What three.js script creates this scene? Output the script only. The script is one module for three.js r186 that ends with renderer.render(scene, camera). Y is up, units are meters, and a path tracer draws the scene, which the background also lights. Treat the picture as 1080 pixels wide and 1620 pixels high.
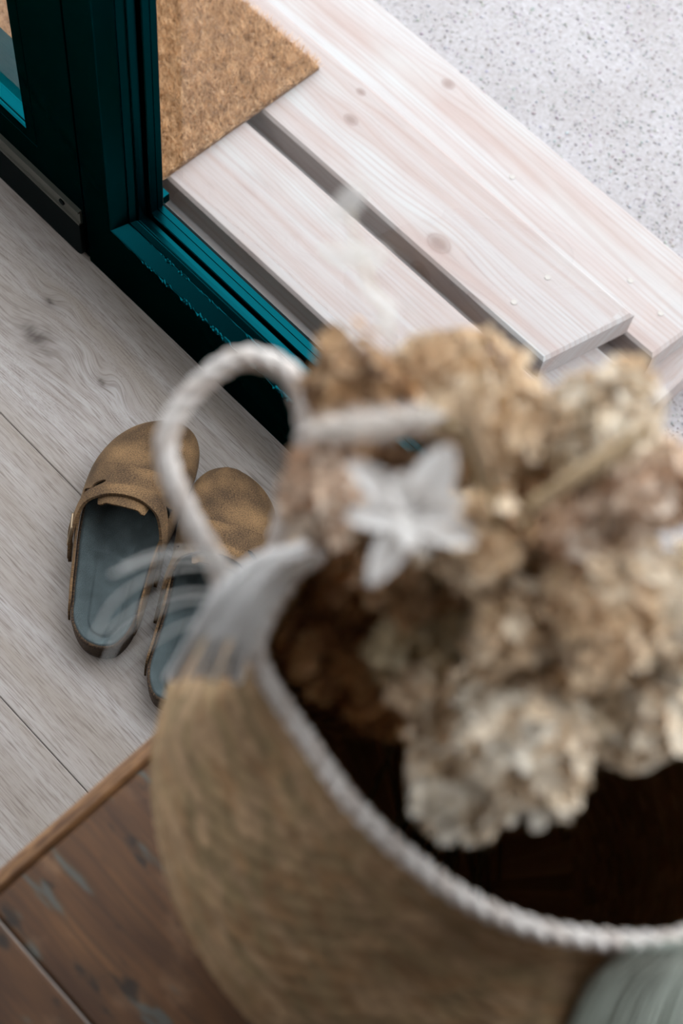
import * as THREE from 'three';
import { ImprovedNoise } from 'three/addons/math/ImprovedNoise.js';
import { mergeGeometries } from 'three/addons/utils/BufferGeometryUtils.js';

// ------------------------------------------------------------------ camera, sky, exposure
const scene = new THREE.Scene();
const renderer = new THREE.WebGLRenderer({ antialias: true });
renderer.toneMapping = THREE.LinearToneMapping;
renderer.toneMappingExposure = 2.6;
renderer.shadowMap.enabled = true;

const camera = new THREE.PerspectiveCamera(36.23, 1080 / 1620, 0.05, 200);
camera.position.set(0, 1.55, 0);
camera.up.set(-0.6716, 0.4231, -0.6083);
camera.lookAt(-0.2519, 1.55 - 0.9024, -0.3495);
camera.focus = 1.645;
camera.userData.fStop = 5.0;

const SKY_GAIN = 1.9;
{ // an even overcast sky, a little brighter overhead
  const W = 64, H = 32, d = new Float32Array(W * H * 4);
  for (let j = 0; j < H; j++) {
    const up = ((j + 0.5) / H - 0.5) * Math.PI, s = Math.max(0, Math.sin(up)), l = SKY_GAIN * (0.62 + 0.38 * s);
    for (let i = 0; i < W; i++) d.set([l * 0.96, l * 1.0, l * 1.04, 1], (j * W + i) * 4);
  }
  const t = new THREE.DataTexture(d, W, H, THREE.RGBAFormat, THREE.FloatType);
  t.mapping = THREE.EquirectangularReflectionMapping; t.magFilter = THREE.LinearFilter; t.minFilter = THREE.LinearFilter; t.needsUpdate = true;
  scene.background = t; scene.environment = t;
}

// ------------------------------------------------------------------ helpers
let seed = 12345;
function rnd() { seed = (seed * 1664525 + 1013904223) >>> 0; return seed / 4294967296; }
const rr = (a, b) => a + (b - a) * rnd();
const clamp = (x, a, b) => Math.min(b, Math.max(a, x));
const mix = (a, b, t) => a + (b - a) * t;
const sstep = (a, b, x) => { const t = clamp((x - a) / (b - a), 0, 1); return t * t * (3 - 2 * t); };
const V = (x, y, z) => new THREE.Vector3(x, y, z);
const perlin = new ImprovedNoise();
const ns = (x, y, z = 0) => perlin.noise(x, y, z);
function fbm(x, y, o, z = 0) { let a = 1, s = 0, n = 0; for (let i = 0; i < o; i++) { s += a * ns(x, y, z + i * 7.3); n += a; a *= 0.5; x *= 2.03; y *= 2.03; } return s / n; }
const hash = (a, b) => { const s = Math.sin(a * 127.1 + b * 311.7) * 43758.5453; return s - Math.floor(s); };
function table(xs, ys) { // smooth curve through points
  return (x) => {
    if (x <= xs[0]) return ys[0];
    const n = xs.length; if (x >= xs[n - 1]) return ys[n - 1];
    let i = 0; while (x > xs[i + 1]) i++;
    const h = xs[i + 1] - xs[i], t = (x - xs[i]) / h;
    const m = (k) => k <= 0 ? (ys[1] - ys[0]) / (xs[1] - xs[0]) : k >= n - 1 ? (ys[n - 1] - ys[n - 2]) / (xs[n - 1] - xs[n - 2]) : (ys[k + 1] - ys[k - 1]) / (xs[k + 1] - xs[k - 1]);
    const t2 = t * t, t3 = t2 * t;
    return (2 * t3 - 3 * t2 + 1) * ys[i] + (t3 - 2 * t2 + t) * h * m(i) + (-2 * t3 + 3 * t2) * ys[i + 1] + (t3 - t2) * h * m(i + 1);
  };
}
const taken = new Map();
function numbered(n) { const k = taken.get(n) ?? 0; taken.set(n, k + 1); return k ? n + '_' + String(k).padStart(3, '0') : n; }
function mesh(name, geo, mat, parent) {
  const m = new THREE.Mesh(geo, mat); m.name = name; m.castShadow = m.receiveShadow = true; (parent || scene).add(m); return m;
}
function thing(name, label, category, group) {
  const g = new THREE.Group(); g.name = numbered(name); g.userData = { label, category }; if (group) g.userData.group = group; scene.add(g); return g;
}
function structure(o, label, category) { o.userData.kind = 'structure'; if (label) o.userData.label = label; if (category) o.userData.category = category; return o; }
function tex(w, h, fn, srgb = true) { // fn(u, v) in 0..1 gives [r, g, b] in 0..255
  const d = new Uint8Array(w * h * 4);
  for (let j = 0; j < h; j++) for (let i = 0; i < w; i++) {
    const c = fn((i + 0.5) / w, (j + 0.5) / h), k = (j * w + i) * 4;
    d[k] = clamp(c[0], 0, 255); d[k + 1] = clamp(c[1], 0, 255); d[k + 2] = clamp(c[2], 0, 255); d[k + 3] = 255;
  }
  const t = new THREE.DataTexture(d, w, h); t.magFilter = THREE.LinearFilter; t.minFilter = THREE.LinearFilter;
  t.wrapS = t.wrapT = THREE.RepeatWrapping; if (srgb) t.colorSpace = THREE.SRGBColorSpace; t.needsUpdate = true; return t;
}
const mixc = (a, b, t) => [mix(a[0], b[0], t), mix(a[1], b[1], t), mix(a[2], b[2], t)];
const std = (o) => new THREE.MeshStandardMaterial(o);
const phys = (o) => new THREE.MeshPhysicalMaterial(o);
function geom(pos, idx, uv, col) {
  const g = new THREE.BufferGeometry();
  g.setAttribute('position', new THREE.Float32BufferAttribute(pos, 3));
  if (uv) g.setAttribute('uv', new THREE.Float32BufferAttribute(uv, 2));
  if (col) g.setAttribute('color', new THREE.Float32BufferAttribute(col, 3));
  g.setIndex(idx); g.computeVertexNormals(); return g;
}
function box(x0, x1, y0, y1, z0, z1) { const g = new THREE.BoxGeometry(x1 - x0, y1 - y0, z1 - z0); g.translate((x0 + x1) / 2, (y0 + y1) / 2, (z0 + z1) / 2); return g; }
// a board lying along x, top at y = 0, centred on z = 0, its edges chamfered; uv runs 0..1 along and across the top
function board(len, w, th, ch, skew = 0) {
  const prof = [[-w / 2, -th], [-w / 2, -ch], [-w / 2 + ch, 0], [w / 2 - ch, 0], [w / 2, -ch], [w / 2, -th]], n = prof.length, P = [], U = [], I = [];
  const quad = (a, b, c, d) => { const k = P.length / 3; for (const p of [a, b, c, d]) { P.push(...p); U.push(p[0] / len + 0.5, 0.5 + (p[2] + p[1] * 0.6) / w); } I.push(k, k + 1, k + 2, k, k + 2, k + 3); };
  const end = (x, z) => x + (x > 0 ? skew * (z / w) : 0);
  const c2 = ch * 1.2, X0 = -len / 2, X1 = len / 2;
  for (let i = 0; i < n; i++) {
    const [z0, y0] = prof[i], [z1, y1] = prof[(i + 1) % n];
    const in0 = y0 > -ch * 0.5 ? c2 : 0, in1 = y1 > -ch * 0.5 ? c2 : 0;
    quad([X0 + in0, y0, z0], [X0 + in1, y1, z1], [end(X1, z1) - in1, y1, z1], [end(X1, z0) - in0, y0, z0]);
  }
  for (const s of [0, 1]) {
    const p = prof.map(([z, y]) => [(s ? end(X1, z) : X0) + (y > -ch * 0.5 ? (s ? -c2 : c2) : 0), y, z]);
    if (s) { quad(p[5], p[4], p[1], p[0]); quad(p[4], p[3], p[2], p[1]); } else { quad(p[0], p[1], p[4], p[5]); quad(p[1], p[2], p[3], p[4]); }
  }
  return geom(P, I, U);
}
function tube(pts, r, seg, rad, closed = false) {
  const c = new THREE.CatmullRomCurve3(pts, closed, 'centripetal');
  return new THREE.TubeGeometry(c, seg, r, rad, closed);
}
function strand(curve, offset, seg, r, rad, closed) { // a tube that follows offset(t) in the curve's own frames
  const fr = curve.computeFrenetFrames(seg, closed), pts = [];
  for (let i = 0; i <= seg - (closed ? 1 : 0); i++) {
    const t = i / seg, p = curve.getPointAt(t), [a, b] = offset(t);
    pts.push(p.addScaledVector(fr.normals[i], a).addScaledVector(fr.binormals[i], b));
  }
  return new THREE.TubeGeometry(new THREE.CatmullRomCurve3(pts, closed), seg, r, rad, closed);
}
// A sheet over (u, v) in 0..1, kept where keep(u, v) > 0, with thickness and closed edges.
function sheet(nu, nv, at, keep, off, th, flip, uvOf) {
  const P = [], N = [], T = [], keys = new Map(), tri = [];
  const e = 1e-4;
  const add = (key, u, v) => {
    if (keys.has(key)) return keys.get(key);
    const p = at(u, v), a = at(Math.min(1, u + e), v).sub(at(Math.max(0, u - e), v)), b = at(u, Math.min(1, v + e)).sub(at(u, Math.max(0, v - e)));
    const n = a.cross(b).normalize(); if (flip) n.negate();
    const k = P.length; P.push(p); N.push(n); T.push(uvOf ? uvOf(u, v, p) : [u, v]); keys.set(key, k); return k;
  };
  const F = []; for (let i = 0; i <= nu; i++) { F.push([]); for (let j = 0; j <= nv; j++) F[i].push(keep(i / nu, j / nv)); }
  const gv = (i, j) => ({ i, j, u: i / nu, v: j / nv, f: F[i][j], key: i + ',' + j });
  const cut = (a, b) => { const [p, q] = a.key < b.key ? [a, b] : [b, a], t = p.f / (p.f - q.f); return { u: mix(p.u, q.u, t), v: mix(p.v, q.v, t), key: p.key + '|' + q.key }; };
  const clip = (vs) => {
    const o = [];
    for (let k = 0; k < 3; k++) { const a = vs[k], b = vs[(k + 1) % 3]; if (a.f > 0) o.push(a); if ((a.f > 0) !== (b.f > 0)) o.push(cut(a, b)); }
    for (let k = 1; k + 1 < o.length; k++) tri.push([o[0], o[k], o[k + 1]].map((q) => add(q.key, q.u, q.v)));
  };
  for (let i = 0; i < nu; i++) for (let j = 0; j < nv; j++) { const a = gv(i, j), b = gv(i + 1, j), c = gv(i + 1, j + 1), d = gv(i, j + 1); clip([a, b, c]); clip([a, c, d]); }
  const n = P.length, pos = [], nor = [], uv = [], idx = [];
  for (let s = 0; s < 2; s++) for (let k = 0; k < n; k++) { const q = P[k].clone().addScaledVector(N[k], s ? off : off + th); pos.push(q.x, q.y, q.z); nor.push(N[k].x * (s ? -1 : 1), N[k].y * (s ? -1 : 1), N[k].z * (s ? -1 : 1)); uv.push(...T[k]); }
  const edges = new Map();
  for (const [a, b, c] of tri) {
    if (flip) { idx.push(a, c, b, n + a, n + b, n + c); } else { idx.push(a, b, c, n + a, n + c, n + b); }
    for (const [p, q] of [[a, b], [b, c], [c, a]]) { const k = p < q ? p + '_' + q : q + '_' + p; edges.set(k, edges.has(k) ? null : [p, q]); }
  }
  for (const ed of edges.values()) if (ed) {
    const [p, q] = ed, k = pos.length / 3, c = [[p, 0], [q, 0], [q, n], [p, n]].map(([x, o]) => V(pos[(x + o) * 3], pos[(x + o) * 3 + 1], pos[(x + o) * 3 + 2]));
    const nn = c[1].clone().sub(c[0]).cross(c[3].clone().sub(c[0])).normalize(); if (!flip) nn.negate();
    c.forEach((x, m) => { pos.push(x.x, x.y, x.z); nor.push(nn.x, nn.y, nn.z); uv.push(...T[m === 0 || m === 3 ? p : q]); });
    if (flip) idx.push(k, k + 1, k + 2, k, k + 2, k + 3); else idx.push(k, k + 2, k + 1, k, k + 3, k + 2);
  }
  const g = new THREE.BufferGeometry();
  g.setAttribute('position', new THREE.Float32BufferAttribute(pos, 3)); g.setAttribute('normal', new THREE.Float32BufferAttribute(nor, 3)); g.setAttribute('uv', new THREE.Float32BufferAttribute(uv, 2)); g.setIndex(idx);
  return g;
}

// ------------------------------------------------------------------ materials
const PLANK_L = 1.45, PLANK_W = 0.2085;
function plankTexture(z, knots) {
  return tex(2048, 384, (u, v) => {
    const x = u * PLANK_L; let y = v * PLANK_W, dark = 0;
    for (const [kx, ky, s] of knots) {
      const dx = (x - kx) / (0.075 * s), dy = (y - ky) / (0.030 * s), r2 = dx * dx + dy * dy;
      y -= (y - ky) * 0.8 * Math.exp(-r2 * 0.8); y += 0.006 * Math.exp(-r2 * 0.4) * Math.sin(dx * 2.2);
      const q = ((x - kx) / (0.014 * s)) ** 2 + ((v * PLANK_W - ky) / (0.008 * s)) ** 2;
      dark += 0.95 * Math.exp(-q * 1.6) * (0.7 + 0.5 * ns(x * 300, y * 300, z)) + 0.28 * Math.exp(-q * 0.16) * (0.7 + 0.8 * ns(x * 90, y * 400, z));
    }
    y += 0.004 * ns(x * 3, y * 8, z) ;
    const broad = fbm(x * 2.2, y * 26, 3, z), mid = fbm(x * 9, y * 190, 3, z + 9);
    const s1 = ns(x * 42, y * 1150, z + 3), s2 = ns(x * 22, y * 640, z + 5), s3 = ns(x * 70, y * 1900, z + 8);
    const stroke = sstep(0.12, 0.5, s1) * 0.6 + sstep(0.18, 0.55, s2) * 0.55 + sstep(0.1, 0.5, s3) * 0.3;
    let c = mixc([168, 162, 159], [150, 140, 131], clamp(0.5 + broad * 1.5, 0, 1));
    c = mixc(c, [138, 127, 120], clamp(0.25 + mid * 1.1, 0, 1) * 0.7);
    c = mixc(c, [98, 86, 78], stroke * 0.62);
    return mixc(c, [72, 62, 56], clamp(dark, 0, 0.9));
  });
}
const floorMats = [
  [11.3, [[0.625, 0.1165, 1.35], [0.60, 0.075, 0.45], [0.72, 0.10, 0.4]]],
  [27.7, []],
  [45.1, [[1.2, 0.06, 0.6]]],
].map(([z, k]) => { const map = plankTexture(z, k); return std({ map, roughness: 0.52, bumpMap: map, bumpScale: 0.0004 }); });

const DECK_L = 2.0, DECK_W = 0.145;
function deckTexture(z, knots) {
  return tex(2048, 224, (u, v) => {
    const x = u * DECK_L; let y = v * DECK_W, dark = 0;
    for (const [kx, ky, s] of knots) {
      const dx = (x - kx) / (0.06 * s), dy = (y - ky) / (0.028 * s), r2 = dx * dx + dy * dy;
      y -= (y - ky) * 0.75 * Math.exp(-r2);
      const q = ((x - kx) / (0.012 * s)) ** 2 + ((v * DECK_W - ky) / (0.009 * s)) ** 2;
      dark += 0.6 * Math.exp(-(q ** 2)) + 0.35 * Math.exp(-Math.abs(q - 1.4) * 3);
    }
    y += 0.008 * ns(x * 1.6, y * 9, z) + 0.003 * ns(x * 5, y * 30, z);
    const broad = fbm(x * 1.1, y * 34, 3, z), ring = Math.sin(6.283 * (y * 105 + 2.4 * ns(x * 0.9, y * 22, z + 4)));
    const fine = ns(x * 14, y * 900, z + 6), patch = fbm(x * 4, y * 14, 3, z + 2);
    let c = mixc([225, 220, 217], [212, 190, 181], clamp(0.5 + broad * 1.7, 0, 1));
    c = mixc(c, [196, 168, 158], sstep(0.1, 1, ring) * 0.5 * clamp(0.7 + patch * 2, 0.15, 1.2));
    c = mixc(c, [170, 148, 140], sstep(0.15, 0.6, fine) * 0.28);
    c = mixc(c, [228, 234, 232], clamp(patch * 1.3, 0, 0.6));
    c = mixc(c, [150, 120, 110], clamp(dark, 0, 0.75));
    return [c[0] * 0.695, c[1] * 0.697, c[2] * 0.703];
  });
}
const deckMats = [
  [3.1, [[1.32, 0.06, 1], [1.1, 0.09, 0.6]]],
  [19.4, [[1.524, 0.017, 0.5], [1.549, 0.062, 0.75], [1.77, 0.1176, 1.2]]],
  [33.8, [[0.98, 0.1, 0.6], [1.5, 0.03, 0.7]]],
].map(([z, k]) => { const map = deckTexture(z, k); return std({ map, roughness: 0.72, bumpMap: map, bumpScale: 0.0006 }); });

const suedeTex = tex(512, 512, (u, v) => {
  const f = ns(u * 150, v * 150, 1) * 0.6 + ns(u * 260, v * 260, 4) * 0.55, b = fbm(u * 6, v * 6, 3, 8);
  const k = clamp(0.5 + f * 0.75 + b * 0.75, 0, 1); return mixc([50, 35, 19], [128, 99, 66], k);
});
const suedeMat = phys({ map: suedeTex, roughness: 0.95, bumpMap: suedeTex, bumpScale: 0.0007, sheen: 0.35, sheenRoughness: 0.55, sheenColor: new THREE.Color(0.55, 0.42, 0.28) });
const insoleTex = tex(512, 512, (u, v) => {
  const f = ns(u * 200, v * 200, 2) * 0.7 + ns(u * 330, v * 330, 5) * 0.6, b = fbm(u * 5, v * 5, 3, 3);
  return mixc([30, 38, 40], [106, 119, 121], clamp(0.48 + f * 0.8 + b * 0.35, 0, 1));
});
const insoleMat = phys({ map: insoleTex, roughness: 0.95, sheen: 0.7, sheenRoughness: 0.4, sheenColor: new THREE.Color(0.5, 0.56, 0.57), bumpMap: insoleTex, bumpScale: 0.0004 });
const soleTex = tex(256, 256, (u, v) => mixc([34, 24, 16], [92, 70, 48], clamp(0.45 + ns(u * 60, v * 60, 6) * 0.9 + ns(u * 110, v * 110, 2) * 0.5, 0, 1)));
const soleMat = std({ map: soleTex, roughness: 0.9 });
const brassMat = std({ color: 0x9c8a72, metalness: 0.95, roughness: 0.38 });

const frameMat = phys({ color: new THREE.Color(0.0008, 0.039, 0.049), metalness: 1, roughness: 0.28, specularColor: new THREE.Color(0.03, 0.33, 0.26) });
const rubberMat = phys({ color: new THREE.Color(0.003, 0.005, 0.005), roughness: 0.8, specularIntensity: 0.06 });
const channelMat = std({ color: new THREE.Color(0.085, 0.085, 0.07), metalness: 0.6, roughness: 0.5 });
const glassMat = phys({ color: 0xffffff, transmission: 1, thickness: 0, roughness: 0, ior: 1.5 });
const plasterMat = std({ color: new THREE.Color(0.20, 0.18, 0.16), roughness: 0.95 });
const screwMat = std({ color: 0x8f8b86, metalness: 0.7, roughness: 0.45 });

const gravelTex = tex(1024, 1024, (u, v) => {
  const a = ns(u * 190, v * 190, 1) * 0.6 + ns(u * 330, v * 330, 7) * 0.6, b = fbm(u * 6, v * 6, 4, 3);
  return mixc([124, 119, 118], [156, 154, 157], clamp(0.56 + a * 0.6 + b * 0.7, 0, 1));
});
gravelTex.repeat.set(30, 30);
const gravelMat = std({ map: gravelTex, roughness: 0.95, bumpMap: gravelTex, bumpScale: 0.001 });

const benchTex = tex(1536, 768, (u, v) => { // 0.9 m along the grain by 0.45 m
  const x = u * 0.9, y = v * 0.45 + 0.004 * ns(u * 6, v * 6, 3), broad = fbm(x * 6, y * 22, 4, 5), gr = fbm(x * 14, y * 260, 3, 8), blot = fbm(x * 20, y * 26, 4, 12), chip = fbm(x * 26, y * 60, 4, 20);
  let c = mixc([122, 85, 52], [70, 44, 26], clamp(0.5 + broad * 1.7, 0, 1));
  c = mixc(c, [62, 44, 30], clamp(0.3 + gr * 1.3, 0, 1) * 0.55);
  c = mixc(c, [150, 120, 96], sstep(0.12, 0.45, blot) * 0.45);
  c = mixc(c, [24, 24, 24], sstep(0.18, 0.45, chip) * 0.65);
  return mixc(c, [86, 100, 104], sstep(0.24, 0.42, fbm(x * 18, y * 70, 3, 31)) * 0.65);
});
const benchMat = std({ map: benchTex, roughness: 0.62, bumpMap: benchTex, bumpScale: 0.0008 });
const lipTex = tex(512, 64, (u, v) => mixc([142, 104, 68], [96, 66, 42], clamp(0.5 + fbm(u * 40, v * 3, 3, 2) * 1.6, 0, 1)));
const lipMat = std({ map: lipTex, roughness: 0.6 });

// ------------------------------------------------------------------ the room
const FLOOR_END = -0.6, ROOM = { x0: -2.0, x1: 2.6, z1: 3.1, h: 2.5 };
{
  const floor = new THREE.Group(); floor.name = 'floor'; scene.add(floor); structure(floor, 'grey oak plank floor inside the glazed door', 'floor');
  mesh('underlay', box(ROOM.x0, ROOM.x1, -0.12, -0.0125, -0.70, ROOM.z1), std({ color: 0x2a2622, roughness: 1 }), floor);
  const g = board(PLANK_L - 0.0006, PLANK_W - 0.0007, 0.012, 0.0009);
  for (let row = -1; row < 18; row++) {
    const zc = -0.404 - PLANK_W / 2 + row * PLANK_W; // row 0 is the plank along the door
    const start = [-2.9, -1.42, -1.98, -2.35][((row % 4) + 4) % 4];
    for (let k = -1; k < 5; k++) {
      const x0 = start + k * PLANK_L; if (x0 + PLANK_L < ROOM.x0 || x0 > ROOM.x1) continue;
      if (row === -1 && zc - PLANK_W / 2 < -0.7) { // the strip under the door
        if (k > 0 && x0 > ROOM.x1) continue;
        const s = mesh('plank', board(PLANK_L - 0.0006, 0.09, 0.012, 0.0009), floorMats[1], floor); s.position.set(x0 + PLANK_L / 2, 0, -0.6135 - 0.045); continue;
      }
      const m = mesh('plank', g, floorMats[row === 0 ? 0 : (row * 7 + k * 3 + 40) % 2 + 1], floor); m.position.set(x0 + PLANK_L / 2, 0, zc);
    }
  }
  const wallT = 0.2;
  const left = new THREE.Group(); left.name = 'wall_left'; scene.add(left); structure(left, 'plastered side wall with a wide window', 'wall');
  const lw = (y0, y1, z0, z1) => mesh('plaster_panel', box(ROOM.x0 - wallT, ROOM.x0, y0, y1, z0, z1), plasterMat, left);
  lw(0, ROOM.h, -0.715, -0.40); lw(0, ROOM.h, 1.35, ROOM.z1); lw(0, 0.06, -0.40, 1.35); lw(2.35, ROOM.h, -0.40, 1.35);
  const w2 = new THREE.Group(); w2.name = 'window_2'; scene.add(w2); structure(w2, 'wide dark framed window in the side wall', 'window');
  for (const z of [-0.375, 0.475, 1.325]) mesh('stile', box(ROOM.x0 - 0.12, ROOM.x0 - 0.06, 0.06, 2.35, z - 0.025, z + 0.025), frameMat, w2);
  for (const y of [0.085, 2.325]) mesh('rail', box(ROOM.x0 - 0.12, ROOM.x0 - 0.06, y - 0.025, y + 0.025, -0.35, 1.30), frameMat, w2);
  for (const z of [0.05, 0.90]) { const pn = mesh('glass_pane', new THREE.PlaneGeometry(0.80, 2.19), glassMat, w2); pn.rotation.y = Math.PI / 2; pn.position.set(ROOM.x0 - 0.09, 1.205, z); }
  structure(mesh('wall_right', box(ROOM.x1, ROOM.x1 + wallT, 0, ROOM.h, -0.715, ROOM.z1), plasterMat), 'plain plastered wall beyond the bench', 'wall');
  structure(mesh('wall_back', box(ROOM.x0 - wallT, ROOM.x1 + wallT, 0, ROOM.h, ROOM.z1, ROOM.z1 + wallT), plasterMat), 'plain plastered wall behind the camera', 'wall');
  structure(mesh('ceiling', box(ROOM.x0 - wallT, ROOM.x1 + wallT, ROOM.h, ROOM.h + 0.15, -0.715, ROOM.z1 + wallT), plasterMat), 'white plastered ceiling', 'ceiling');
  const front = new THREE.Group(); front.name = 'wall_front'; scene.add(front); structure(front, 'plastered wall around the glazing', 'wall');
  mesh('plaster_panel', box(ROOM.x0, -1.90, 0, ROOM.h, -0.715, -0.609), plasterMat, front);
  mesh('plaster_panel', box(2.10, ROOM.x1, 0, ROOM.h, -0.715, -0.609), plasterMat, front);
  mesh('lintel', box(-1.90, 2.10, 2.32, ROOM.h, -0.715, -0.609), plasterMat, front);
}

// a glazed frame: profile points are [inset from the opening's edge, z]; 'o' stands for the frame's outer edge
function frameSides(open, outer, prof, mats, names, parent) {
  const cornerX = (i, p) => (i === 0 || i === 3) ? (p === 'o' ? outer[0] : open[0] + p) : (p === 'o' ? outer[1] : open[1] - p);
  const cornerY = (i, p) => (i < 2) ? (p === 'o' ? outer[2] : open[2] + p) : (p === 'o' ? outer[3] : open[3] - p);
  for (let s = 0; s < 4; s++) {
    const a = s, b = (s + 1) % 4, P = [], I = [], n = prof.length;
    const pt = (i, k) => [cornerX(i, prof[k][0]), cornerY(i, prof[k][0]), prof[k][1]];
    const cen = [0, 0, 0]; for (let k = 0; k < n; k++) for (const i of [a, b]) { const q = pt(i, k); cen[0] += q[0] / 2 / n; cen[1] += q[1] / 2 / n; cen[2] += q[2] / 2 / n; }
    for (let k = 0; k < n; k++) { const m = (k + 1) % n, o = P.length / 3; for (const q of [pt(a, k), pt(b, k), pt(b, m), pt(a, m)]) P.push(...q); I.push(o, o + 2, o + 1, o, o + 3, o + 2); }
    for (const i of [a, b]) { // mitred ends
      const sh = prof.map((_, k) => new THREE.Vector2(i === a || true ? (prof[k][0] === 'o' ? -0.05 : prof[k][0]) : 0, prof[k][1])), o = P.length / 3;
      for (let k = 0; k < n; k++) P.push(...pt(i, k));
      for (const t of THREE.ShapeUtils.triangulateShape(sh, [])) I.push(...(i === a ? t.map((x) => x + o) : [t[0] + o, t[2] + o, t[1] + o]));
    }
    const g = geom(P, I); mesh(names[s], g.toNonIndexed(), mats, parent).geometry.computeVertexNormals();
  }
}
const FRONT = -0.609;
{
  const w = new THREE.Group(); w.name = 'window_1'; scene.add(w); structure(w, 'dark teal aluminium framed fixed glazing beside the door', 'window');
  const open = [-0.818, 2.04, 0.107, 2.25], outer = [-0.8625, 2.10, 0.0, 2.32], names = ['bottom_rail', 'stile', 'top_rail', 'stile'];
  frameSides(open, outer, [['o', FRONT], [-0.0012, FRONT], [-0.0003, FRONT - 0.0004], [0.0005, FRONT - 0.0013], [0.0118, -0.6242], [0.0122, -0.6251], [0.0122, -0.6255], [-0.004, -0.6256], [-0.004, -0.6675], [-0.075, -0.669], [-0.08, -0.715], ['o', -0.715]], frameMat, names, w);
  frameSides(open, outer, [[-0.0038, -0.6258], [0.0132, -0.6258], [0.0190, -0.6302], [0.0195, -0.6311], [0.0195, -0.643], [0.012, -0.643], [0.012, -0.6672], [-0.0038, -0.6672]], frameMat, ['rebate', 'rebate', 'rebate', 'rebate'], w);
  frameSides(open, outer, [[0.0196, -0.6322], [0.0206, -0.6318], [0.0212, -0.633], [0.0214, -0.6375], [0.0212, -0.642], [0.0206, -0.643], [0.0196, -0.643]], frameMat, ['trim_bead', 'trim_bead', 'trim_bead', 'trim_bead'], w);
  frameSides(open, outer, [[0.012, -0.6432], [0.0185, -0.6432], [0.0185, -0.6448], [0.012, -0.6448]], rubberMat, ['gasket', 'gasket', 'gasket', 'gasket'], w);
  frameSides(open, outer, [[0.012, -0.645], [0.0258, -0.645], [0.0268, -0.646], [0.0270, -0.6535], [0.0262, -0.654], [0.0262, -0.6545], [0.0272, -0.655], [0.0272, -0.6618], [0.012, -0.6618]], frameMat, ['glazing_bead', 'glazing_bead', 'glazing_bead', 'glazing_bead'], w);
  const pane = mesh('glass_pane', new THREE.PlaneGeometry(2.83, 2.13), glassMat, w); pane.position.set(0.611, 1.1785, -0.6625);
  frameSides(open, outer, [[0.012, -0.6632], [0.0245, -0.6632], [0.022, -0.667], [0.012, -0.667]], rubberMat, ['outer_gasket', 'outer_gasket', 'outer_gasket', 'outer_gasket'], w);
  // ragged ridges in frame finish, added to catch sky glints along the bottom rail
  for (const [z0, y0, w0, sd] of [[FRONT + 0.0004, 0.1068, 0.0040, 3], [-0.6246, 0.1196, 0.0032, 17]]) {
    const P = [], I = [], n = 520, X0 = -0.80, X1 = -0.22, m = 6;
    for (let i = 0; i <= n; i++) {
      const x = mix(X0, X1, i / n), k = sstep(-0.05, 0.35, fbm(x * 34, sd, 3) + fbm(x * 120, sd, 2, 4) * 0.7 + 0.12) * sstep(X0, X0 + 0.06, x), ww = w0 * (0.06 + k), dz = 0.0022 * fbm(x * 60, 5 + sd, 2, 3);
      for (let j = 0; j <= m; j++) { const a = Math.PI * j / m; P.push(x, y0 - 0.0006 + Math.sin(a) * ww * 0.42 * (1 + 0.5 * ns(x * 400, j, sd)), z0 + dz + Math.cos(a) * ww * (1 + 0.4 * ns(x * 260, j * 2, sd + 5)) - ww * 0.5); }
    }
    for (let i = 0; i < n; i++) for (let j = 0; j < m; j++) { const a = i * (m + 1) + j, b = a + m + 1; I.push(a, a + 1, b, b, a + 1, b + 1); }
    mesh('glint_ridge', geom(P, I), frameMat, w);
  }
}
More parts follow.
